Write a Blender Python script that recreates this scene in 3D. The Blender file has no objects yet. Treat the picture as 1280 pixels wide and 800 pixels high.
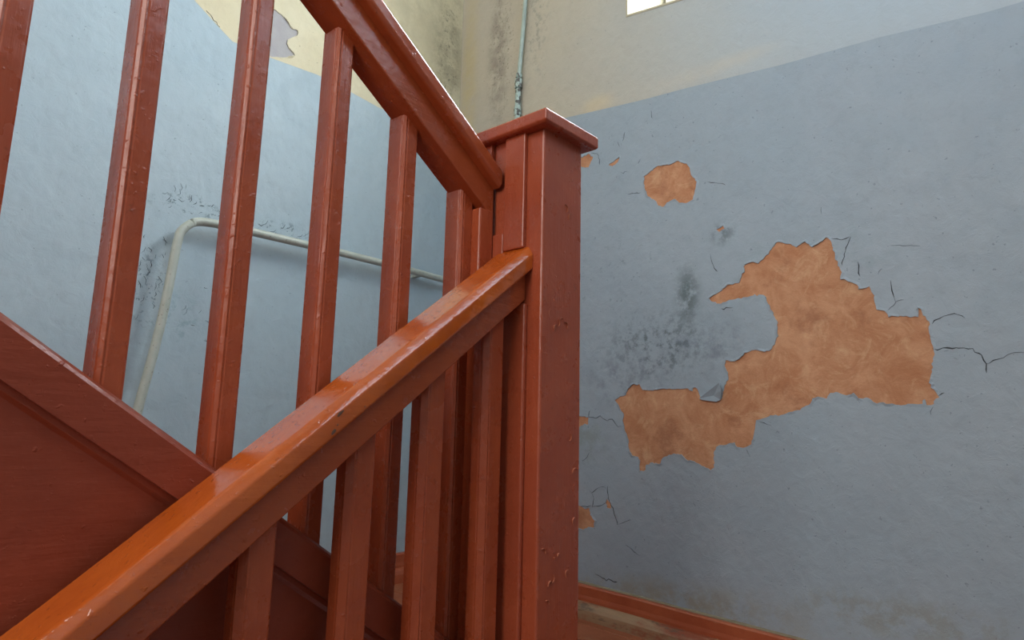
import bpy, bmesh, math, random
from mathutils import Vector, Matrix, noise
from mathutils.geometry import delaunay_2d_cdt

S = bpy.context.scene
C = S.collection
random.seed(7)

# ------------------------------------------------------------------ camera
# world: X runs along the flights towards the end wall, Y to the left wall, Z up
# (z = 0 is the landing in the far corner)
cam_d = bpy.data.cameras.new('camera'); cam = bpy.data.objects.new('camera', cam_d); C.objects.link(cam)
cam_d.sensor_width = 36.0; cam_d.lens = 24.115; cam_d.clip_start = 0.02
yaw, pitch, roll = math.radians(41.7055), math.radians(9.8557), math.radians(1.3925)
fw = Vector((math.cos(yaw)*math.cos(pitch), math.sin(yaw)*math.cos(pitch), math.sin(pitch)))
rt = fw.cross(Vector((0, 0, 1))).normalized(); up = rt.cross(fw)
r2 = rt*math.cos(roll) + up*math.sin(roll); u2 = -rt*math.sin(roll) + up*math.cos(roll)
M = Matrix((r2, u2, -fw)).transposed().to_4x4(); M.translation = Vector((0, 0, 0.5))
cam.matrix_world = M
S.camera = cam

# ------------------------------------------------------------------ world, light, exposure
w = bpy.data.worlds.new('sky'); S.world = w; w.use_nodes = True
bgn = w.node_tree.nodes['Background']; bgn.inputs[0].default_value = (0.72, 0.86, 1.0, 1); bgn.inputs[1].default_value = 2.2
S.view_settings.view_transform = 'Standard'; S.view_settings.look = 'None'
S.view_settings.exposure = 0.8; S.view_settings.gamma = 1.0; S.view_settings.use_curve_mapping = False

def area(name, loc, direction, sx, sy, power, col):
    l = bpy.data.lights.new(name, 'AREA'); l.shape = 'RECTANGLE'; l.size = sx; l.size_y = sy
    l.energy = power; l.color = col
    o = bpy.data.objects.new(name, l); C.objects.link(o); o.location = loc
    o.rotation_euler = Vector(direction).to_track_quat('-Z', 'Y').to_euler()
    return o
# daylight entering the end window, then two added fill lamps out of view
area('window_daylight', (2.16, 0.66, 2.65), (-1, 0, -0.15), 0.95, 1.05, 38, (0.90, 0.96, 1.0))
area('added_side_fill', (0.95, -0.64, 2.6), (0, 1, -0.2), 1.45, 1.6, 5, (0.62, 0.80, 1.0))  # added bluish fill, brightens the upper right of the end wall
area('added_stairwell_fill', (-2.3, 0.5, 2.2), (1, 0.28, -0.25), 1.9, 2.0, 50, (1.0, 0.96, 0.90))  # added warm fill behind the camera, no opening there

# ------------------------------------------------------------------ helpers
def tag(o, label=None, cat=None, group=None, kind=None):
    for k, v in (('label', label), ('category', cat), ('group', group), ('kind', kind)):
        if v: o[k] = v
    return o
def empty(name, loc=(0, 0, 0)):
    o = bpy.data.objects.new(name, None); C.objects.link(o); o.location = loc; o.empty_display_size = .1
    return o
def obj(name, bm, mats, parent=None, smooth=False, bevel=0, seg=2):
    bmesh.ops.recalc_face_normals(bm, faces=bm.faces)
    me = bpy.data.meshes.new(name); bm.to_mesh(me); bm.free()
    for m in (mats if isinstance(mats, (list, tuple)) else [mats]): me.materials.append(m)
    o = bpy.data.objects.new(name, me); C.objects.link(o)
    if parent:
        o.parent = parent; o.location = -parent.location
    if smooth:
        for p in me.polygons: p.use_smooth = True
    if bevel:
        b = o.modifiers.new('bevel', 'BEVEL'); b.width = bevel; b.segments = seg; b.limit_method = 'ANGLE'; b.angle_limit = .6
        b.harden_normals = False
    return o
def add_box(bm, x0, x1, y0, y1, z0, z1):
    v = [bm.verts.new((x, y, z)) for z in (z0, z1) for y in (y0, y1) for x in (x0, x1)]
    for f in ((0, 1, 3, 2), (4, 6, 7, 5), (0, 4, 5, 1), (2, 3, 7, 6), (0, 2, 6, 4), (1, 5, 7, 3)):
        bm.faces.new([v[i] for i in f])
def box(*a):
    bm = bmesh.new(); add_box(bm, *a); return bm
def loft(rings, cap=True, bm=None):
    bm = bm or bmesh.new()
    R = [[bm.verts.new(p) for p in r] for r in rings]
    for a, b in zip(R, R[1:]):
        n = len(a)
        for i in range(n): bm.faces.new((a[i], a[(i+1) % n], b[(i+1) % n], b[i]))
    if cap: bm.faces.new(R[0][::-1]); bm.faces.new(R[-1])
    return bm
def tube(pts, r, n=12, bm=None):
    pts = [Vector(p) for p in pts]; rings = []
    ref = Vector((0.31, 0.2, 0.93)).normalized()
    for i, p in enumerate(pts):
        t = (pts[min(i+1, len(pts)-1)] - pts[max(i-1, 0)]).normalized()
        a = t.cross(Vector((1, 0.02, 0.01)) if abs(t.x) < .8 else Vector((0, 0, 1))).normalized(); b = t.cross(a)
        rr = r[i] if isinstance(r, (list, tuple)) else r
        rings.append([p + a*math.cos(k*2*math.pi/n)*rr + b*math.sin(k*2*math.pi/n)*rr for k in range(n)])
    return loft(rings, bm=bm)
def resample(pts, step, closed=False):
    out = []; n = len(pts)
    for i in range(n if closed else n-1):
        a = Vector(pts[i]); b = Vector(pts[(i+1) % n]); k = max(1, int((b-a).length/step))
        out += [a.lerp(b, j/k) for j in range(k)]
    if not closed: out.append(Vector(pts[-1]))
    return out
def inside(p, poly):
    c = False; j = len(poly)-1
    for i in range(len(poly)):
        a, b = poly[i], poly[j]
        if (a[1] > p[1]) != (b[1] > p[1]) and p[0] < (b[0]-a[0])*(p[1]-a[1])/(b[1]-a[1])+a[0]: c = not c
        j = i
    return c

# ------------------------------------------------------------------ materials
class N:
    def __init__(s, name):
        s.m = bpy.data.materials.new(name); s.m.use_nodes = True; s.t = s.m.node_tree
        s.b = s.t.nodes['Principled BSDF']; s.co = s.t.nodes.new('ShaderNodeTexCoord').outputs['Object']
    def n(s, ty, **k):
        d = s.t.nodes.new(ty)
        for a, v in k.items(): setattr(d, a, v)
        return d
    def l(s, a, b): s.t.links.new(a, b)
    def sv(s, v, sock):
        if isinstance(v, bpy.types.NodeSocket): s.l(v, sock)
        else: sock.default_value = v
    def noise(s, scale, detail=6, rough=.6, stretch=None, off=None, dist=0):
        v = s.co
        if stretch or off:
            mp = s.n('ShaderNodeMapping'); s.l(s.co, mp.inputs[0])
            if stretch: mp.inputs[3].default_value = stretch
            if off: mp.inputs[1].default_value = off
            v = mp.outputs[0]
        d = s.n('ShaderNodeTexNoise'); s.l(v, d.inputs['Vector']); d.inputs['Scale'].default_value = scale
        d.inputs['Detail'].default_value = detail; d.inputs['Roughness'].default_value = rough; d.inputs['Distortion'].default_value = dist
        return d.outputs['Fac']
    def ramp(s, v, a, b, lo=0., hi=1.):
        d = s.n('ShaderNodeMapRange'); s.l(v, d.inputs[0]); d.inputs[1].default_value = a; d.inputs[2].default_value = b
        d.inputs[3].default_value = lo; d.inputs[4].default_value = hi; d.interpolation_type = 'SMOOTHSTEP'
        return d.outputs[0]
    def math(s, op, a, b=0.):
        d = s.n('ShaderNodeMath', operation=op); s.sv(a, d.inputs[0]); s.sv(b, d.inputs[1]); return d.outputs[0]
    def mix(s, f, a, b):
        d = s.n('ShaderNodeMix', data_type='RGBA'); s.sv(f, d.inputs[0])
        for v, i in ((a, 6), (b, 7)):
            s.sv((*v, 1) if isinstance(v, tuple) and len(v) == 3 else v, d.inputs[i])
        return d.outputs[2]
    def blob(s, c, r):
        # soft ellipsoid mask around object-space centre c with radii r
        a = s.n('ShaderNodeVectorMath', operation='SUBTRACT'); s.l(s.co, a.inputs[0]); a.inputs[1].default_value = c
        b = s.n('ShaderNodeVectorMath', operation='DIVIDE'); s.l(a.outputs[0], b.inputs[0]); b.inputs[1].default_value = r
        e = s.n('ShaderNodeVectorMath', operation='LENGTH'); s.l(b.outputs[0], e.inputs[0])
        return s.ramp(e.outputs['Value'], 1., .15)
    def bump(s, h, strength=.3, dist=.01, prev=None):
        d = s.n('ShaderNodeBump'); s.l(h, d.inputs['Height']); d.inputs['Strength'].default_value = strength; d.inputs['Distance'].default_value = dist
        if prev: s.l(prev, d.inputs['Normal'])
        return d.outputs[0]
    def done(s, col, rough=.5, normal=None, spec=.5, coat=0):
        s.sv((*col, 1) if isinstance(col, tuple) else col, s.b.inputs['Base Color']); s.sv(rough, s.b.inputs['Roughness'])
        s.b.inputs['Specular IOR Level'].default_value = spec
        s.b.inputs['Coat Weight'].default_value = coat; s.b.inputs['Coat Roughness'].default_value = .08
        if normal: s.l(normal, s.b.inputs['Normal'])
        return s.m

def enamel(name, a, b, rough=.2, spec=.5, grain=(6, 60, 60), bstr=.25):
    k = N(name)
    c = k.mix(k.ramp(k.noise(9, 5), .35, .7), a, b)
    c = k.mix(k.math('MULTIPLY', k.ramp(k.noise(55, 3, off=(3, 1, 2)), .68, .74), .35), c, tuple(x*.35 for x in a))
    b1 = k.bump(k.noise(1.6, 4, stretch=grain), bstr, .004)
    b2 = k.bump(k.noise(14, 4), .35, .006, b1)
    b3 = k.bump(k.ramp(k.noise(120, 2), .62, .8), .35, .002, b2)
    return k.done(c, k.ramp(k.noise(20, 4), .3, .8, rough*.8, rough*1.5), b3, spec)
RED = (.35, .063, .022); RED2 = (.40, .078, .026)
M_rail = enamel('glossy_orange_brown_enamel', (.44, .080, .010), (.52, .105, .013), .07, .85, (2.5, 80, 80), .16)
M_uprail = enamel('red_brown_enamel_rail', (.33, .060, .018), (.38, .072, .02), .22, .5, (4, 60, 60))
M_wood = enamel('red_brown_enamel', RED, RED2, .27, .45, (60, 60, 4))
M_post = enamel('red_brown_enamel_post', (.34, .064, .027), (.38, .076, .031), .3, .5, (60, 60, 5))
M_panel = enamel('dull_red_brown_paint', (.25, .042, .017), (.29, .05, .02), .42, .35, (6, 50, 50))

def floor_mat():
    k = N('worn_floor_paint')
    c = k.mix(k.ramp(k.noise(8, 8, .7), .3, .7), (.28, .075, .03), (.38, .12, .055))
    c = k.mix(k.math('MULTIPLY', k.ramp(k.noise(5, 10, .75, stretch=(6, 1, 1)), .56, .68), .7), c, (.42, .26, .15))
    return k.done(c, .45, k.bump(k.noise(30, 6, stretch=(4, .6, 1)), .4, .004), .4)
M_floor = floor_mat()
def base_mat():
    k = N('baseboard_paint')
    c = k.mix(k.ramp(k.noise(7, 8, .7), .3, .7), (.36, .075, .03), (.45, .11, .045))
    c = k.mix(k.math('MULTIPLY', k.ramp(k.noise(7, 10, .75, stretch=(1, 1, 5)), .6, .72), .6), c, (.45, .30, .18))
    return k.done(c, .35, k.bump(k.noise(30, 6), .4, .004), .5)
M_base = base_mat()

def wall_mat(name, base, alt, spots, veil=()):
    # spots: (centre, radii, colour, amount, noise scale, lo, hi)
    k = N(name)
    c = k.mix(k.ramp(k.noise(2.2, 6), .3, .7), base, alt)
    c = k.mix(k.math('MULTIPLY', k.ramp(k.noise(30, 6, .7), .45, .75), .22), c, tuple(x*.72 for x in base))
    c = k.mix(k.math('MULTIPLY', k.ramp(k.noise(90, 2, .5), .70, .76), .45), c, tuple(x*.35 for x in base))
    for (ce, ra, col, amt, sc, lo, hi) in spots:
        f = k.math('MULTIPLY', k.math('MULTIPLY', k.blob(ce, ra), k.ramp(k.noise(sc, 8, .72, off=(ce[1], ce[2], 0)), lo, hi)), amt)
        c = k.mix(f, c, col)
    b1 = k.bump(k.noise(3.0, 4, stretch=(1, 1, .7)), .55, .03)
    b2 = k.bump(k.noise(22, 8, .65, dist=.6), .40, .006, b1)
    b3 = k.bump(k.ramp(k.noise(140, 3), .6, .8), .3, .002, b2)
    return k.done(c, k.ramp(k.noise(12, 4), .3, .7, .42, .62), b3, .35)
# outlines measured on the wall planes: (Y, Z) on the end wall, (X, Z) on the left wall
PEEL = [[(0.9113,0.9329),(0.8955,0.9439),(0.8749,0.9512),(0.8594,0.963),(0.8392,0.9701),(0.8145,0.9707),(0.8061,0.9879),(0.7988,1.0033),(0.7961,1.0252),(0.7758,1.0269),(0.7532,1.0196),(0.7405,1.031),(0.7211,1.0517),(0.6989,1.0746),(0.6747,1.0675),(0.6443,1.051),(0.6219,1.0629),(0.6112,1.0518),(0.6013,1.0436),(0.5821,1.0531),(0.5598,1.0637),(0.5522,1.0506),(0.5491,1.032),(0.5432,1.0042),(0.5379,0.9811),(0.5311,0.958),(0.5335,0.9434),(0.5163,0.9358),(0.4934,0.9223),(0.4903,0.909),(0.4647,0.9117),(0.458,0.8964),(0.4541,0.8747),(0.4517,0.8509),(0.4334,0.8456),(0.4248,0.8298),(0.4052,0.8295),(0.3594,0.8232),(0.3565,0.8456),(0.3511,0.8425),(0.3509,0.8264),(0.3362,0.8089),(0.3382,0.7813),(0.3353,0.7534),(0.33,0.7334),(0.3363,0.7103),(0.3406,0.6793),(0.3487,0.6602),(0.3392,0.6405),(0.331,0.625),(0.3459,0.6038),(0.3572,0.6062),(0.3595,0.6217),(0.3671,0.6102),(0.3877,0.6106),(0.4091,0.6046),(0.4373,0.6098),(0.4664,0.6118),(0.4842,0.6243),(0.5068,0.6248),(0.5176,0.6373),(0.541,0.6338),(0.5563,0.6425),(0.5763,0.6405),(0.5851,0.6264),(0.6052,0.631),(0.6218,0.6271),(0.6266,0.6144),(0.6567,0.5977),(0.7002,0.585),(0.7357,0.5808),(0.7538,0.5764),(0.7769,0.5676),(0.7823,0.5453),(0.7877,0.523),(0.7978,0.5006),(0.812,0.4913),(0.8354,0.4952),(0.8445,0.5067),(0.8688,0.4989),(0.8982,0.4936),(0.9065,0.4797),(0.9078,0.4339),(0.9199,0.4261),(0.9447,0.4369),(0.97,0.4479),(0.9958,0.4535),(1.0113,0.4671),(1.0434,0.468),(1.0708,0.4556),(1.0855,0.4357),(1.1099,0.4396),(1.1304,0.4319),(1.1386,0.412),(1.158,0.4131),(1.1555,0.4427),(1.1612,0.4544),(1.1845,0.4596),(1.1962,0.4813),(1.196,0.5065),(1.2078,0.5316),(1.2161,0.5622),(1.216,0.5878),(1.2318,0.6138),(1.2477,0.6328),(1.2317,0.645),(1.2072,0.6496),(1.195,0.67),(1.177,0.6828),(1.1556,0.6821),(1.1441,0.6654),(1.1071,0.6623),(1.0731,0.6663),(1.0399,0.6644),(0.986,0.6647),(0.9735,0.6566),(0.9669,0.668),(0.9545,0.6657),(0.9497,0.6483),(0.9398,0.6309),(0.8945,0.6234),(0.8794,0.6325),(0.8718,0.6556),(0.8653,0.6741),(0.8552,0.685),(0.8574,0.7066),(0.8668,0.7212),(0.8631,0.7446),(0.8417,0.7387),(0.8271,0.7425),(0.8025,0.7597),(0.7739,0.7699),(0.7465,0.7607),(0.7301,0.7614),(0.7184,0.7815),(0.7085,0.8035),(0.707,0.8398),(0.7168,0.8637),(0.725,0.8877),(0.7333,0.9072),(0.74,0.9249),(0.768,0.9283),(0.7967,0.9261),(0.8259,0.9228),(0.8507,0.9209),(0.871,0.9135),(0.8962,0.9213)],[(1.1305,1.3782),(1.1037,1.3901),(1.0812,1.4028),(1.0515,1.3988),(1.0324,1.3963),(1.0071,1.4018),(0.9764,1.3843),(0.9646,1.367),(0.9591,1.3421),(0.9393,1.3139),(0.9483,1.287),(0.955,1.2595),(0.9793,1.2509),(0.9999,1.2577),(1.0182,1.2758),(1.0447,1.2674),(1.0601,1.2564),(1.0792,1.2653),(1.0855,1.2823),(1.1179,1.3077),(1.1309,1.3413)],[(1.4146,1.5194),(1.3832,1.5165),(1.3554,1.5197),(1.337,1.5015),(1.3491,1.4781),(1.3582,1.4671),(1.3798,1.4753),(1.4143,1.4868)],[(1.2729,1.4558),(1.2511,1.4631),(1.2253,1.4757),(1.2325,1.4544),(1.2569,1.4465)],[(0.8776,1.1449),(0.8593,1.1548),(0.8529,1.1425),(0.8711,1.1359)],[(1.4054,0.5871),(1.3887,0.5825),(1.3532,0.5791),(1.3545,0.5626),(1.3531,0.5538),(1.3748,0.5559),(1.3884,0.547),(1.405,0.5469)],[(1.4025,0.2895),(1.3822,0.2879),(1.3621,0.28),(1.3462,0.2834),(1.3434,0.2626),(1.3225,0.2437),(1.3289,0.2223),(1.3511,0.2222),(1.3682,0.2132),(1.3856,0.2146),(1.4018,0.2236)],[(1.2778,0.32),(1.2614,0.3006),(1.2626,0.2861),(1.2777,0.291),(1.2816,0.3042)]]
CRACK = [[(1.2765,0.3564),(1.274,0.3182),(1.2564,0.2907),(1.2464,0.266),(1.2366,0.2396)],[(1.3518,0.3464),(1.3359,0.3316),(1.3229,0.343),(1.3034,0.3569),(1.2816,0.353)],[(1.3359,0.3316),(1.328,0.3142),(1.3357,0.2895),(1.3033,0.2942),(1.2778,0.3045)],[(1.3822,0.2858),(1.3357,0.2895)],[(1.3479,0.6033),(1.3505,0.5791),(1.3237,0.5757)],[(1.3237,0.5757),(1.3039,0.5844),(1.2778,0.5681),(1.2585,0.5735),(1.2395,0.5501),(1.2181,0.5523)],[(1.3766,0.4333),(1.3551,0.4481),(1.3472,0.4668)],[(1.2366,0.2396),(1.2097,0.2542),(1.1856,0.2604)],[(1.21,0.1843),(1.1569,0.1562)],[(1.3219,0.0798),(1.2777,0.068),(1.2347,0.0674)],[(0.5033,1.0534),(0.5153,1.0263),(0.5299,0.9799)],[(0.4176,0.9207),(0.4124,0.8865),(0.4065,0.8651),(0.426,0.8465)],[(0.4063,0.8692),(0.3846,0.8691)],[(0.5486,1.0562),(0.5261,1.0486),(0.5057,1.0539)],[(0.8075,0.487),(0.8018,0.4668)],[(0.329,0.6249),(0.317,0.6361)],[(0.346,0.6022),(0.3487,0.5831)],[(0.9024,1.0718),(0.893,1.0351),(0.8782,1.0129)],[(0.8714,0.8989),(0.8366,0.898)],[(0.4079,1.0157),(0.3471,1.0035)],[(0.4462,0.9416),(0.4303,0.9563)],[(0.4861,0.982),(0.4876,0.9431)],[(0.7679,0.5631),(0.7367,0.5562)],[(0.3315,0.8035),(0.305,0.8198),(0.284,0.824),(0.2681,0.8184),(0.2607,0.808)],[(0.3339,0.7385),(0.3024,0.7412),(0.2543,0.7355),(0.236,0.7178),(0.2297,0.6987),(0.2296,0.6754)],[(0.2297,0.6987),(0.2139,0.7034),(0.1942,0.7129),(0.171,0.7229),(0.1564,0.7211)],[(0.3134,0.7323),(0.3008,0.7353)],[(0.2919,0.7164),(0.2821,0.7111)],[(1.1011,1.6082),(1.0948,1.5745)],[(1.2022,1.5582),(1.2122,1.5301)],[(1.3282,1.5818),(1.3221,1.5613),(1.3296,1.5447)],[(1.3447,1.5209),(1.3189,1.5099),(1.3068,1.4672)],[(1.2198,1.4128),(1.1945,1.4103)],[(1.1922,1.3293),(1.1445,1.3235)],[(0.9007,1.3046),(0.8442,1.2821)],[(0.5739,1.155),(0.5732,1.1327)],[(1.153,1.4275),(1.1434,1.4438)],[(1.2337,1.5323),(1.2266,1.5108)]]
FLAKE = [(0.947,0.6339),(0.878,0.6765),(0.8718,0.6556),(0.8795,0.6278),(0.8945,0.6225),(0.9399,0.629)]
BOUNDARY_END = [(2.034,1.7447),(1.734,1.7223),(1.3444,1.6786),(1.1443,1.6568),(0.9647,1.6427),(0.6602,1.6127),(0.3983,1.5962),(0.1557,1.5684),(0.055,1.5649)]
SILL = [(1.197,1.9936),(0.9665,1.9609)]
JAMB = [(1.19,2.06)]
BASE_END_TOP = [(2.0537,0.083),(1.3904,0.0463),(0.9923,0.0256),(0.6783,0.0073)]
BASE_END_R = [(1.39,-0.0033),(1.3897,-0.028),(1.3895,-0.0501)]
PIPE_END = [(1.6599,2.2684),(1.6723,2.0948),(1.6868,1.9247),(1.6892,1.7874)]
BOUNDARY_LEFT = [(0.7704,1.8217),(0.8544,1.7711),(0.9021,1.744),(1.0394,1.7484),(1.2182,1.7655),(1.3699,1.7579),(1.4855,1.7495),(1.9284,1.7514)]
BASE_LEFT_TOP = [(1.6696,0.0795),(1.9098,0.0848)]
HOLE_LEFT = [(0.9835,1.9131),(1.0372,1.9275),(1.0613,1.9211),(1.0781,1.9146),(1.0865,1.9056),(1.1024,1.8897),(1.1264,1.895),(1.1257,1.8793),(1.1099,1.86),(1.0922,1.8419),(1.0897,1.8266),(1.0996,1.8124),(1.1249,1.7988),(1.0797,1.7684),(1.0391,1.7534),(0.9978,1.7596)]
CRACK_LEFT = [[(1.1243,1.8959),(1.1272,1.8858),(1.1189,1.8683)],[(1.088,1.8352),(1.0946,1.8148),(1.1249,1.7988)],[(1.0662,1.9189),(1.0865,1.9056),(1.1054,1.8893)],[(0.8091,1.8095),(0.8332,1.7924),(0.8566,1.7694)],[(1.2071,1.8079),(1.2161,1.81)]]
PIPE_LEFT = [(0.722,0.5157),(0.7424,0.6487),(0.7673,0.8341),(0.7812,1.0386),(0.7913,1.0727),(0.8119,1.0975),(0.8388,1.1118),(0.9168,1.1189),(1.2275,1.1243),(1.5523,1.1279),(1.8691,1.1222),(2.0817,1.1228)]
SHADOWLEFT = [(0.7565,1.0161),(1.1663,1.0263)]
NICKS = [(0.4816, 0.5251, 0.0045), (0.4744, 0.5033, 0.004), (0.4793, 0.5119, 0.0015), (0.5169, 0.5355, 0.0012)]
M_white = N('white_lime'); M_white = M_white.done((.72, .70, .62), .7, M_white.bump(M_white.noise(40, 5), .3, .003), .3)
M_frame = N('white_window_paint'); M_frame = M_frame.done((.8, .8, .78), .4)
def plain(name, col, rough=.6, sc=20, st=.3, col2=None):
    k = N(name); c = k.mix(k.ramp(k.noise(sc, 7, .7), .3, .7), col, col2 or tuple(x*.8 for x in col))
    return k.done(c, rough, k.bump(k.noise(sc*2, 6), st, .004), .35)
M_reveal = plain('cream_reveal_lime', (.55, .50, .36), .8)
M_fill = plain('dirty_filler', (.30, .25, .17), .8)
k = N('worn_moulding_paint')
c = k.mix(k.ramp(k.noise(9, 8, .7, stretch=(1, .4, 1)), .42, .58), (.30, .075, .035), (.38, .24, .14))
c = k.mix(k.math('MULTIPLY', k.ramp(k.noise(16, 9, .75, stretch=(1, .3, 1), off=(3, 3, 3)), .56, .64), .8), c, (.13, .085, .055))
M_worn = k.done(c, .5, k.bump(k.noise(40, 6, stretch=(1, .3, 1)), .5, .004), .4)
M_ceil = plain('ceiling_lime', (.68, .66, .6), .8)
k = N('orange_undercoat')
c = k.mix(k.ramp(k.noise(10, 8, .7, dist=.8), .3, .7), (.46, .20, .10), (.62, .33, .19))
c = k.mix(k.math('MULTIPLY', k.ramp(k.noise(17, 9, .75, off=(4, 1, 3), dist=1.1), .50, .66), .5), c, (.70, .45, .27))
c = k.mix(k.math('MULTIPLY', k.ramp(k.noise(9, 6, .6, off=(9, 5, 1)), .54, .70), .6), c, (.32, .125, .065))
M_under = k.done(c, .8, k.bump(k.noise(40, 8, .7), .5, .006), .2)
M_grey_under = plain('grey_lilac_undercoat', (.42, .41, .40), .75, 25, .3, (.37, .35, .36))
M_crack = plain('crack_shadow_plaster', (.07, .08, .085), .9)
BL = (.315, .383, .445); BL2 = (.35, .408, .465)
GR = (.12, .16, .17)
M_blue_end = wall_mat('blue_wall_paint_end', BL, BL2, [
    ((1.918, .98, .95), (.3, .06, .14), GR, .9, 26, .36, .56),
    ((1.918, 1.08, .80), (.3, .28, .16), GR, .85, 34, .46, .62),
    ((1.918, .92, .80), (.3, .22, .10), (.14, .17, .22), .55, 18, .45, .65),
    ((1.918, 1.2, .70), (.3, .22, .14), (.17, .20, .25), .6, 20, .45, .62),
    ((1.918, 1.25, 1.02), (.3, .25, .25), GR, .5, 40, .58, .66),
    ((1.918, .86, 1.13), (.3, .06, .05), GR, .7, 30, .45, .6),
    ((1.918, .62, 1.0), (.3, .35, .16), (.22, .30, .33), .5, 12, .5, .7),
    ((1.918, 1.36, .50), (.3, .12, .10), (.26, .31, .30), .7, 18, .4, .6),
    ((1.918, 1.05, .04), (.3, .60, .09), (.30, .29, .23), .8, 14, .38, .62),
    ((1.918, .45, .10), (.3, .45, .08), (.27, .28, .24), .6, 18, .45, .62),
])
M_blue_left = wall_mat('blue_wall_paint_left', (.37, .47, .52), (.40, .49, .53), [
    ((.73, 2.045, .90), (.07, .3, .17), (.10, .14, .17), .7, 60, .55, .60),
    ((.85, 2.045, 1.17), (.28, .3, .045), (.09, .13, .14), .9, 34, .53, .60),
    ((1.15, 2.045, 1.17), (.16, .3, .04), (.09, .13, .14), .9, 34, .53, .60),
    ((.82, 2.045, .82), (.12, .3, .12), (.22, .32, .36), .6, 30, .52, .6),
])
CR = (.56, .50, .33)
M_cream_left = wall_mat('cream_limewash_left', (.62, .55, .36), (.58, .53, .37), [
    ((1.83, 2.045, 2.15), (.15, .3, .9), (.27, .24, .165), .85, 9, .34, .66),
    ((1.60, 2.045, 2.5), (.35, .3, .6), (.36, .32, .22), .7, 7, .38, .65),
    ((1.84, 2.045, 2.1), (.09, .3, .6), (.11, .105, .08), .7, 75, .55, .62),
])
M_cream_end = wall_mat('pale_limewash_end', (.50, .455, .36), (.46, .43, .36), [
    ((1.918, 1.82, 2.1), (.3, .09, .6), (.25, .22, .18), .8, 14, .36, .64),
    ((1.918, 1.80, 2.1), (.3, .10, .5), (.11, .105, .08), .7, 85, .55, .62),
    ((1.918, 1.99, 2.0), (.3, .07, .7), (.50, .42, .22), .7, 6, .2, .6),
    ((1.918, 1.62, 2.15), (.3, .10, .4), (.25, .25, .22), .6, 30, .48, .62),
    ((1.918, 1.32, 1.70), (.3, .10, .05), (.60, .50, .32), .8, 9, .2, .5),
    ((1.918, .2, 2.0), (.3, 1.45, 1.2), (.40, .485, .56), .95, 3, .0, .3),  # bluish haze glow painted into the limewash on the right
    ((1.918, .9, 1.68), (.3, .30, .04), (.52, .50, .44), .7, 6, .2, .6),
])
k = N('grey_green_pipe_paint')
c = k.mix(k.ramp(k.noise(25, 6), .3, .7), (.38, .42, .36), (.45, .48, .42))
c = k.mix(k.math('MULTIPLY', k.ramp(k.noise(90, 4), .62, .7), .6), c, (.15, .12, .09))
M_pipe = k.done(c, .35, k.bump(k.noise(60, 4), .4, .003), .5)
k = N('chipped_mint_pipe_paint')
c = k.mix(k.ramp(k.noise(25, 6), .3, .7), (.36, .47, .43), (.42, .52, .47))
c = k.mix(k.ramp(k.noise(60, 4, off=(2, 2, 2)), .50, .56), c, (.10, .10, .09))
M_fit = k.done(c, .5, k.bump(k.noise(60, 4), .4, .003), .5)
M_mint = plain('mint_pipe_paint', (.42, .52, .47), .4)
M_chip = plain('bare_chip', (.14, .07, .04), .8)
M_blister = plain('lifted_paint_edge', (.42, .13, .07), .4)

# ------------------------------------------------------------------ the room
XW, YW, XB, YR, ZC = 1.918, 2.045, -2.6, -.52, 3.7
def plate(outer, holes, place, d0, d1, lift=None, ring=.007, grid=None):
    """flat sheet in wall coordinates with holes; place(a, b, d) puts it on its wall, d = distance from the wall"""
    vs, es, fr = [], [], []
    def loop(p):
        s = len(vs); vs.extend(Vector(q[:2]) for q in p); n = len(p)
        es.extend((s+i, s+(i+1) % n) for i in range(n)); return range(s, s+n)
    loop(outer)
    hl = [list(loop(h)) for h in holes]
    hd = {}
    for h, ix in zip(holes, hl):
        for i in ix:
            hd[i] = lift(vs[i]) if lift else 0
    if lift:
        for h in holes:                              # ring just outside each hole, where the paint begins to curl off
            n = len(h)
            for i in range(n):
                a, b = Vector(h[i-1]), Vector(h[(i+1) % n]); t = (b-a)
                if t.length < 1e-6: continue
                t.normalize(); nn = Vector((t.y, -t.x))
                for s in (1, -1):
                    for rg in (ring, ring*2.2):
                        q = Vector(h[i]) + nn*s*rg
                        if not any(inside(q, g) for g in holes) and inside(q, outer) and min((q-Vector(z)).length for z in h) > rg*.7:
                            vs.append(q)
    V, E_, F, orig = delaunay_2d_cdt(vs, es, [], 0, 1e-7)[:4]
    bm = bmesh.new(); pos = {}
    top = []
    for i, v in enumerate(V):
        d = d1
        for o_ in orig[i]:
            if o_ in hd: d = d1 + hd[o_]
        top.append(bm.verts.new(place(v.x, v.y, d)))
    cnt = {}
    keep = []
    for f in F:
        c_ = sum((V[i] for i in f), Vector((0, 0)))/len(f)
        if inside(c_, outer) and not any(inside(c_, h) for h in holes): keep.append(f)
    for f in keep:
        bm.faces.new([top[i] for i in f])
        for i in range(len(f)):
            e = frozenset((f[i], f[(i+1) % len(f)])); cnt[e] = cnt.get(e, 0)+1
    bot = {}
    for e, n in cnt.items():
        if n == 1:
            a, b = tuple(e)
            for i in (a, b):
                if i not in bot: bot[i] = bm.verts.new(place(V[i].x, V[i].y, d0))
            bm.faces.new((top[a], top[b], bot[b], bot[a]))
    return bm
def ragged(poly, amp, step, closed=True, seed=0):
    p = resample(poly, step, closed)
    return [Vector((q[0]+noise.noise(Vector((q[0]*140, q[1]*140, seed)))*amp, q[1]+noise.noise(Vector((q[0]*140, q[1]*140, seed+9)))*amp)) for q in p]
on_end = lambda a, b, d: (XW-d, a, b)
on_left = lambda a, b, d: (a, YW-d, b)

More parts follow.
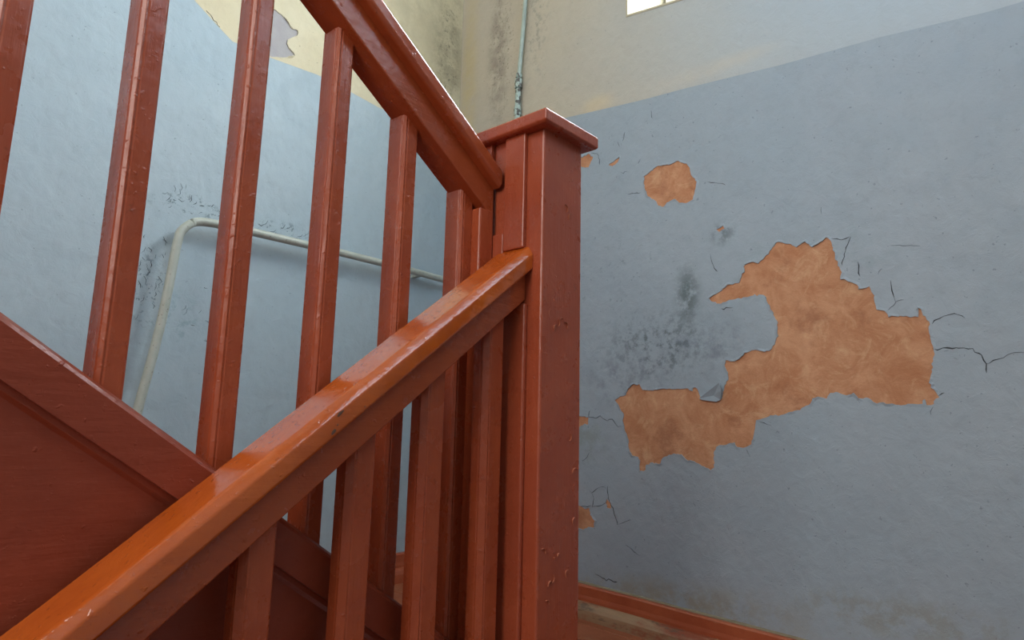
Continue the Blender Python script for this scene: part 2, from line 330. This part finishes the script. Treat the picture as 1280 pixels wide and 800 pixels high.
def struct(o): o['kind'] = 'structure'; return o
WIN = [(.10, 1.845), (1.197, 1.9936), (1.188, 3.12), (.10, 3.12)]
wall_end = struct(obj('wall_end', plate([(-.9, -1.6), (2.5, -1.6), (2.5, ZC), (-.9, ZC)], [WIN], on_end, -.34, 0), M_under))
wall_left = struct(obj('wall_left', plate([(-2.9, -1.6), (XW, -1.6), (XW, ZC), (-2.9, ZC)], [], on_left, -.3, 0), M_grey_under))
M_plainwall = plain('plain_blue_grey_wall', (.40, .47, .50), .6)
SW = [(.20, 1.78), (1.70, 1.78), (1.70, 3.42), (.20, 3.42)]  # opening for the added side window
wall_right = struct(obj('wall_right', plate([(-2.9, -1.6), (XW, -1.6), (XW, ZC), (-2.9, ZC)], [SW], lambda a, b, d: (a, YR-d, b), 0, .25), M_plainwall))
wall_back = struct(obj('wall_back', box(XB-.25, XB, YR, YW, -1.6, ZC), M_plainwall))
ceiling = struct(obj('ceiling', box(XB-.3, XW+.34, YR-.25, YW+.3, ZC, ZC+.2), M_ceil))
obj_lower = struct(obj('floor_lower', box(XB-.25, .2, YR, YW, -1.75, -1.6), M_panel)); obj_lower.name = 'floor_lower'

# paint coats: real sheets 2 mm thick, flaked off where the undercoat shows
bend = BOUNDARY_END + [(-.52, 1.505)]
bend[0] = (YW-.002, bend[0][1])
holes = [ragged(p, .005, .006, seed=i) for i, p in enumerate(PEEL)]
def curl(v): return max(0, noise.noise(Vector((v.x*30, v.y*30, 3)))*.0045+.0006)
blue = [(-.52, -1.6), (YW-.002, -1.6)] + bend
obj('blue_paint_coat', plate(blue, holes, on_end, .0, .0022, curl), M_blue_end, wall_end)
# the sheets above the dado, with the window opening cut out
cream = [(b[0], b[1]) for b in bend] + [(-.52, ZC), (YW-.002, ZC)]
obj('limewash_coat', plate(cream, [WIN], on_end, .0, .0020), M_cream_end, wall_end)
bl = [(-2.6, 3.7), (-.2, 2.43)] + BOUNDARY_LEFT[:-1] + [(XW-.003, 1.748)]
obj('blue_paint_coat', plate([(XW-.003, -1.6), (-2.6, -1.6)] + bl, [], on_left, 0, .0022), M_blue_left, wall_left)
obj('limewash_coat', plate([(XW-.003, 3.69)] + bl[:1] + bl[1:], [ragged(HOLE_LEFT, .003, .008)], on_left, 0, .0024, curl), M_cream_left, wall_left)

def crack_mesh(lines, place, wmax, d):
    bm = bmesh.new()
    for li, ln in enumerate(lines):
        p = ragged(ln, .006, .008, False, li); n = len(p)
        for i in range(n):
            a, b = p[max(i-1, 0)], p[min(i+1, n-1)]; t = (b-a).normalized(); nn = Vector((-t.y, t.x))
            ww = wmax*(.25+.75*abs(noise.noise(Vector((p[i].x*40, p[i].y*40, li))))*1.6)*(1 if li % 3 == 0 else .6)
            if i in (0, n-1): ww = .0002
            L = bm.verts.new(place(*(p[i]+nn*ww), d)); R_ = bm.verts.new(place(*(p[i]-nn*ww), d*.9)); T = bm.verts.new(place(*p[i], d+.0008))
            if i:
                bm.faces.new((q0, L, T, q2)); bm.faces.new((q2, T, R_, q1))
            q0, q1, q2 = L, R_, T
    return bm
tag(obj('crack', crack_mesh(CRACK, on_end, .0023, .0026), M_crack, wall_end), kind='stuff')
rc = random.Random(11)
for (cx, cz, rx, rz, n_, sl) in ((.735, .92, .035, .12, 26, 1.4), (.84, 1.165, .10, .02, 16, -.1), (1.16, 1.165, .12, .018, 12, -.1), (.87, .85, .05, .09, 8, .0), (1.62, 1.22, .03, .04, 6, .5), (.80, 1.20, .03, .03, 5, .8)):
    for _ in range(n_):
        x_, z_ = cx+rc.uniform(-rx, rx), cz+rc.uniform(-rz, rz); L_ = rc.uniform(.008, .024); a = sl+rc.uniform(-.7, .7)
        CRACK_LEFT.append([(x_, z_), (x_+L_*.5*math.cos(a), z_+L_*.5*math.sin(a)), (x_+L_*math.cos(a+.4), z_+L_*math.sin(a+.4))])
tag(obj('crack', crack_mesh(CRACK_LEFT, on_left, .0018, .0028), M_crack, wall_left), kind='stuff')
# curled flake hanging over the bare patch
fb = bmesh.new(); fl = [Vector(p) for p in FLAKE]; cc = sum(fl, Vector((0, 0)))/len(fl)
fv = [fb.verts.new(on_end(p.x, p.y, .003 + (.014 if i in (1, 2) else .004))) for i, p in enumerate(fl)]; fc = fb.verts.new(on_end(cc.x, cc.y, .005))
fv2 = [fb.verts.new(on_end(p.x, p.y, .0015 + (.012 if i in (1, 2) else .0025))) for i, p in enumerate(fl)]
for i in range(len(fv)):
    j = (i+1) % len(fv); fb.faces.new((fv[i], fv[j], fc)); fb.faces.new((fv[i], fv[j], fv2[j], fv2[i]))
obj('curled_flake', fb, M_blue_end, wall_end)

# window in the end wall: reveal lining, sill, frame, mullion, two panes
win = struct(empty('window_1', (2.0, .65, 1.9)))
def ring_box(bm, x0, x1, quad, t):
    q = [Vector(p) for p in quad]; c0 = sum(q, Vector((0, 0)))/4
    inn = [p + (c0-p)*t for p in q]
    for i in range(4):
        j = (i+1) % 4; a, b, c_, d = q[i], q[j], inn[j], inn[i]
        v = [bm.verts.new((x, p.x, p.y)) for x in (x0, x1) for p in (a, b, c_, d)]
        for f in ((0, 1, 2, 3), (4, 5, 6, 7), (0, 1, 5, 4), (1, 2, 6, 5), (2, 3, 7, 6), (3, 0, 4, 7)): bm.faces.new([v[k] for k in f])
b = bmesh.new(); ring_box(b, XW-.004, XW+.33, WIN, .012); obj('reveal_lining', b, M_reveal, win)
b = bmesh.new(); ring_box(b, 2.17, 2.22, [(.12, 1.865), (1.18, 2.005), (1.172, 3.1), (.12, 3.1)], .09); obj('window_frame', b, M_frame, win, bevel=.003)
b = box(2.175, 2.215, .62, .66, 1.93, 3.08); obj('mullion', b, M_frame, win, bevel=.003)
gm = bpy.data.materials.new('window_glass'); gm.use_nodes = True; gb = gm.node_tree.nodes['Principled BSDF']
gb.inputs['Transmission Weight'].default_value = 1; gb.inputs['Roughness'].default_value = 0; gb.inputs['IOR'].default_value = 1.45; gb.inputs['Base Color'].default_value = (.96, .98, 1, 1)
for y0, y1, z0 in ((.16, .62, 1.93), (.66, 1.14, 1.99)): obj('pane', box(2.20, 2.204, y0, y1, z0, 3.05), gm, win)
added_win = struct(empty('added_window', (.94, YR-.2, 1.95)))  # unseen window, added to go with the bluish side fill
b = bmesh.new()
for a in ((.20, 1.70, -.76, -.71, 1.78, 1.83), (.20, 1.70, -.76, -.71, 3.37, 3.42), (.20, .25, -.76, -.71, 1.83, 3.37), (1.65, 1.70, -.76, -.71, 1.83, 3.37), (.93, .97, -.76, -.71, 1.83, 3.37)): add_box(b, *a)
obj('window_frame', b, M_frame, added_win)
for a in ((.25, .93), (.97, 1.65)): obj('pane', box(a[0], a[1], -.74, -.736, 1.83, 3.37), gm, added_win)

# landing floor: planks running along Y, slightly sunk towards the right
fz = lambda y: -.0125 + .0555*(y-YW)
floor = struct(empty('floor', (1.4, .8, -.08)))
x = .872; i = 0
pm = None
while x < XW+.02:
    wd = .117; b = bmesh.new()
    y0, y1 = YR, YW
    pts = []
    dz = random.uniform(-.0012, .0012)
    for y in (y0, y1):
        pts.append([(x, y, fz(y)-.03), (x, y, fz(y)-.003+dz), (x+.003, y, fz(y)+dz), (x+wd-.003, y, fz(y)+dz), (x+wd, y, fz(y)-.003+dz), (x+wd, y, fz(y)-.03)])
    obj('plank', loft(pts, bm=b), M_floor, floor)
    x += wd+.0022; i += 1
obj('joist_deck', loft([[(.872, y, fz(y)-.16), (.872, y, fz(y)-.032), (XW, y, fz(y)-.032), (XW, y, fz(y)-.16)] for y in (YR, YW)]), M_panel, floor)

# baseboards: board plus quarter-round moulding at its foot
def bb(y): return .083 + (y-2.0537)*.0555
g = lambda y: bb(y)
prof = [(0, .0), (.018, .0), (.022, -.005), (.022, -.030), (.024, -.040), (.024, -.095), (0, -.095)]
mould = [(.024, -.048), (.034, -.050), (.044, -.058), (.049, -.068), (.050, -.082), (.050, -.0975), (.024, -.0975)]
ys = [YR+.002+i*(YW-YR-.004)/60 for i in range(61)]
be = struct(empty('baseboard_end', (XW, .8, 0)))
wob = lambda y, k=0: noise.noise(Vector((y*3, k, 0)))*.0025
obj('board', loft([[(XW-.001-d, y, bb(y)+z+wob(y)) for d, z in prof] for y in ys]), M_base, be)
obj('moulding', loft([[(XW-.001-d, y, bb(y)+z+wob(y, 4)) for d, z in mould] for y in ys]), M_worn, be)
obj('filler_line', loft([[(XW-.002-d, y, bb(y)+z+wob(y*9, 7)*.8) for d, z in ((0, -.002), (.006, -.002), (.004, .003), (0, .006))] for y in ys]), M_fill, be)
bl_ = struct(empty('baseboard_left', (1.4, YW, 0)))
xs = [.90+i*(XW-.05-.90)/24 for i in range(25)]
obj('board', loft([[(x, YW-.001-d, .081+z+wob(x)) for d, z in prof] for x in xs]), M_base, bl_)
obj('moulding', loft([[(x, YW-.001-d, .081+z+wob(x, 4)) for d, z in mould] for x in xs]), M_base, bl_)

# ------------------------------------------------------------------ stair flights
TU, TD = .6687, .7768              # slopes of the upper and the lower flight
def zu(x, c_): return c_ + .5 - TU*x
def zl(x, c_): return c_ + .5 + TD*x
up_f = tag(empty('staircase_flight', (.3, 1.4, .3)), 'dark red painted upper stair flight with slanting closed stringer, behind both handrails', 'stairs')
# stringer band with rounded upper edge, upright board beneath it
def slope_bar(prof, x0, x1, z, n=1):
    # prof: list of (y, c) ; c = height at x = 0 of the slanting edge
    return loft([[(x0+(x1-x0)*i/n, y, z(x0+(x1-x0)*i/n, c_)) for y, c_ in prof] for i in range(n+1)])
XN = .8255
obj('stringer', slope_bar([(.785, .153), (.785, .2035), (.788, .2085), (.796, .2135), (.845, .2145), (.85, .21), (.85, .153)], -2.3, XN, zu, 60), M_panel, up_f)
bm = bmesh.new()
x0 = -2.3
loft([[(x0, .80, zu(x0, -.62)), (x0, .80, zu(x0, .155)), (x0, .84, zu(x0, .155)), (x0, .84, zu(x0, -.62))],
      [(XN, .80, -1.55), (XN, .80, zu(XN, .155)), (XN, .84, zu(XN, .155)), (XN, .84, -1.55)]], bm=bm)
obj('stringer_panel', bm, M_panel, up_f)
obj('panel_moulding', slope_bar([(.794, .146), (.794, .1535), (.801, .1535), (.801, .140)], -2.3, XN, zu, 2), M_panel, up_f)
rise, run = .17, .17/TU
for i in range(9):
    xa = .84 - i*run; za = -.075 + (i+1)*rise
    if i < 8:
        obj('tread', box(xa-run, xa+.025, .85, YW-.003, za-.035, za), M_panel, up_f, bevel=.006)
    obj('riser', box(xa-.02, xa, .85, YW-.003, za-rise, za-.035), M_panel, up_f)
lo_f = tag(empty('staircase_flight', (.4, 0, -.4)), 'red brown lower stair flight below the landing, under the near handrail', 'stairs')
rl, rn = .178, .178/TD
for i in range(7):
    xa = .872 - i*rn; za = -.09 - i*rl
    if i: obj('tread', box(xa-.0, xa+rn+.02, YR+.002, .70, za-.035, za), M_panel, lo_f, bevel=.006)
    obj('riser', box(xa-.02, xa, YR+.002, .70, za-rl, za-(.035 if i else .16)), M_panel, lo_f)
obj('stringer', slope_bar([(.70, -1.45), (.70, -1.14), (.705, -1.135), (.76, -1.135), (.765, -1.14), (.765, -1.45)], -.9, XN, zl, 20), M_panel, lo_f)

# ------------------------------------------------------------------ newel post
newel = tag(empty('newel_post', (.9, .777, -.08)), 'tall square red-brown newel post with overhanging cap where both handrails meet', 'post')
b = bmesh.new()
core = [(.834, .681), (.941, .681), (.941, .793), (.834, .793)]
loft([[(x, y, z) for x, y in core] for z in (-.9, -.4, .1, .6, 1.022)], bm=b)
obj('post_board', b, M_post, newel, bevel=.0035)
obj('post_board', box(.835, .941, .7942, .868, -.9, 1.022), M_post, newel, bevel=.003)
# raised strips on the face the rails run into, cut round the handrails
obj('strip', box(.8255, .8345, .716, .761, zl(.83, -.3325), 1.018), M_post, newel, bevel=.002)
obj('strip', box(.8255, .8345, .709, .757, -.9, zl(.8255, -.4235)), M_post, newel, bevel=.003)
obj('strip', box(.8265, .8345, .762, .7925, -.9, zu(.83, .9)), M_post, newel, bevel=.002)
obj('strip', box(.8265, .8355, .7945, .845, zu(.83, 1.02), 1.018), M_post, newel, bevel=.002)
obj('strip', box(.7925, .826, .7842, .822, zu(.826, .2135)+.0, zu(.826, .9275)+.012), M_wood, newel, bevel=.003)
# cap with bevelled rim
def rect(x0, x1, y0, y1, z): return [(x0, y0, z), (x1, y0, z), (x1, y1, z), (x0, y1, z)]
X0, X1, Y0, Y1 = .812, .962, .660, .892
obj('cap', loft([rect(X0+.004, X1-.004, Y0+.004, Y1-.004, 1.0135), rect(X0, X1, Y0, Y1, 1.017), rect(X0, X1, Y0, Y1, 1.0355), rect(X0+.006, X1-.006, Y0+.006, Y1-.006, 1.0405), rect(X0+.045, X1-.045, Y0+.045, Y1-.045, 1.046)]), M_post, newel, bevel=.0015)
# small curls of lifted paint on the post
bm = bmesh.new(); rr = random.Random(3)
for i in range(30):
    x_ = rr.uniform(.845, .932); z_ = rr.choice([rr.uniform(-.02, .35), rr.uniform(-.02, .35), rr.uniform(.35, .9)])
    a = rr.uniform(0, 6.28); L_ = rr.uniform(.003, .010); prev = None
    for j in range(5):
        t = j/4; px = x_+math.cos(a+t*1.2)*L_*(t-.5)*2; pz = z_+math.sin(a+t*1.2)*L_*(t-.5)*2; ww = .0008*math.sin(math.pi*min(max(t, .08), .92))
        q = [bm.verts.new((px, .6812, pz+ww)), bm.verts.new((px, .6788, pz)), bm.verts.new((px+ww, .6812, pz-ww))]
        if prev:
            for s in (0, 1, 2): bm.faces.new((prev[s], prev[(s+1) % 3], q[(s+1) % 3], q[s]))
        prev = q
tag(obj('lifted_paint', bm, M_blister, newel), kind='stuff')

# ------------------------------------------------------------------ railings
def wobble(prof_c, seed):
    return lambda x, j: noise.noise(Vector((x*6, j*.7, seed)))*.0008
def rail(name, prof, x0, x1, z, mat, parent, n=70, seed=0, lab=None):
    f = wobble(prof, seed)
    rings = []
    for i in range(n+1):
        x_ = x0+(x1-x0)*i/n
        rings.append([(x_, y+f(x_, j), z(x_, c_)+f(x_, j+31)) for j, (y, c_) in enumerate(prof)])
    o = obj(name, loft(rings), mat, parent)
    b_ = o.modifiers.new('bevel', 'BEVEL'); b_.width = .0025; b_.segments = 3; b_.limit_method = 'ANGLE'; b_.angle_limit = .5
    for p in o.data.polygons: p.use_smooth = True
    e = o.modifiers.new('split', 'WEIGHTED_NORMAL'); e.keep_sharp = True
    return o
def baluster(x, y, ztop, zbot, parent, wx=.0290, wy=.0385, ch=.0042):
    c_ = ch
    # section with chamfered corners and a scratched groove beside each chamfer
    P = [(c_, 0), (c_+.002, .0010), (c_+.004, 0), (wx-.003, 0), (wx, .003), (wx, wy), (0, wy), (0, c_+.004), (.0010, c_+.002), (0, c_)]
    rings = []
    n = 10
    sd = x*31+y*7
    for i in range(n+1):
        t = i/n; r_ = []
        for px, py in P:
            X, Y = x+px, y+py
            a, b_ = zbot(X), ztop(X)
            j = noise.noise(Vector((sd, t*2.2, 0)))*.0010
            r_.append((X+j, Y+j*.5, a+(b_-a)*t))
        rings.append(r_)
    o = obj('baluster', loft(rings), M_wood, parent)
    b2 = o.modifiers.new('bevel', 'BEVEL'); b2.width = .0007; b2.segments = 2; b2.limit_method = 'ANGLE'; b2.angle_limit = .6
    return o

ur = tag(empty('stair_railing', (.3, .82, .4)), 'far red-brown railing rising to upper left, its balusters standing on the stringer', 'railing', 'stair railings')
XE = .8260
rail('handrail', [(.765, .985), (.765, 1.006), (.769, 1.013), (.776, 1.0165), (.850, 1.0165), (.860, 1.008), (.860, .985), (.852, .978), (.771, .978)], -1.6, XE, zu, M_uprail, ur, seed=1)
rail('sub_rail', [(.785, .9275), (.785, .979), (.839, .979), (.839, .9275)], -1.6, XE, zu, M_uprail, ur, seed=2)
sp = .1294
for i in range(-1, 17):
    x_ = .766 - .1294*(i+1) + .1294
    if i == -1: continue
    baluster(x_, .803, lambda X: zu(X, .930), lambda X: zu(X, .2085), ur, wy=.0445 if i in (4, 5) else .0385)
lr = tag(empty('stair_railing', (.3, .74, 0)), 'near orange-brown railing descending to lower left with glossy flat handrail', 'railing', 'stair railings')
rail('handrail', [(.700, -.371), (.700, -.349), (.7015, -.3445), (.7085, -.3345), (.712, -.3330), (.774, -.3328), (.782, -.338), (.782, -.368), (.778, -.374), (.7035, -.3745)], -.75, .8340, zl, M_rail, lr, seed=3)
rail('sub_rail', [(.715, -.4235), (.715, -.372), (.767, -.372), (.767, -.4235)], -.75, .8340, zl, M_uprail, lr, seed=4)
for i, x_ in enumerate((.7775, .6545, .5355, .4035, .276, .148, .020, -.108, -.236, -.364, -.492)):
    baluster(x_-.0125, .733, lambda X: zl(X, -.420), lambda X: zl(X, -1.14), lr, wx=.0405, wy=.027, ch=.008)
# dark nicks where the enamel has chipped off the near rail
bm = bmesh.new()
for (px, pz, s) in NICKS:
    n_ = 9; ce = bm.verts.new((px, .6990, pz)); rg = []
    for j in range(n_):
        a = j*6.283/n_; q = s*(.6+.5*abs(noise.noise(Vector((px*90, j*1.7, pz*60)))))
        rg.append(bm.verts.new((px+math.cos(a)*q*1.3, .6996, pz+math.sin(a)*q*.9+math.cos(a)*q)))
    for j in range(n_): bm.faces.new((ce, rg[j], rg[(j+1) % n_]))
tag(obj('paint_chip', bm, M_chip, lr), kind='stuff')

# ------------------------------------------------------------------ pipes
hp = tag(empty('heating_pipe', (1.2, YW-.05, 1.1)), 'thin pale painted pipe bent at a corner on the left blue wall, seen between balusters', 'pipe')
pl = PIPE_LEFT[:]
pts = [(pl[0][0]-.03, 0, pl[0][1]-.35)] + [(a, 0, b_) for a, b_ in pl] 
sm = []
P3 = [Vector((a, YW-.052, c_)) for a, _, c_ in pts]
for i in range(len(P3)-1):
    p0, p1, p2, p3 = P3[max(i-1, 0)], P3[i], P3[i+1], P3[min(i+2, len(P3)-1)]
    for j in range(6):
        t = j/6; sm.append(.5*((2*p1)+(-p0+p2)*t+(2*p0-5*p1+4*p2-p3)*t*t+(-p0+3*p1-3*p2+p3)*t**3))
for _ in range(10): sm = [sm[0]]+[(sm[q-1]+sm[q]*2+sm[q+1])/4 for q in range(1, len(sm)-1)]+[sm[-1]]
sm = [p for p in sm if p.x < XW-.08] + [Vector((XW-.07, YW-.052, 1.1225))]
o = obj('pipe_run', tube(sm, .0128, 14), M_pipe, hp, smooth=True)
for (x_, z_) in ((1.70, 1.1225), (.70, .40)):
    b = bmesh.new(); add_box(b, x_-.008, x_+.008, YW-.05, YW-.0, z_-.008, z_+.008); obj('wall_bracket', b, M_pipe, hp)
rp = tag(empty('riser_pipe', (XW-.03, 1.68, 1.9)), 'thin mint green riser pipe with chipped couplings on the end wall above the post', 'pipe')
def interp(z):
    pe = sorted(PIPE_END, key=lambda p: p[1])
    for a, b_ in zip(pe, pe[1:]):
        if a[1] <= z <= b_[1]: return a[0]+(b_[0]-a[0])*(z-a[1])/(b_[1]-a[1])
    return pe[0][0] if z < pe[0][1] else pe[-1][0]-.012*(z-pe[-1][1])/.17
zs = [1.30+.04*i for i in range(58)]
obj('pipe_run', tube([(XW-.02, interp(z), z) for z in zs], .0085, 12), M_mint, rp, smooth=True)
for z0, z1, r_ in ((1.925, 1.942, .0125), (1.88, 1.918, .0155), (1.80, 1.875, .0118), (1.765, 1.80, .0145), (1.70, 1.765, .0110)):
    obj('coupling', tube([(XW-.02, interp(z0), z0), (XW-.02, interp(z1), z1)], r_, 8 if r_ > .014 else 14), M_fit, rp)
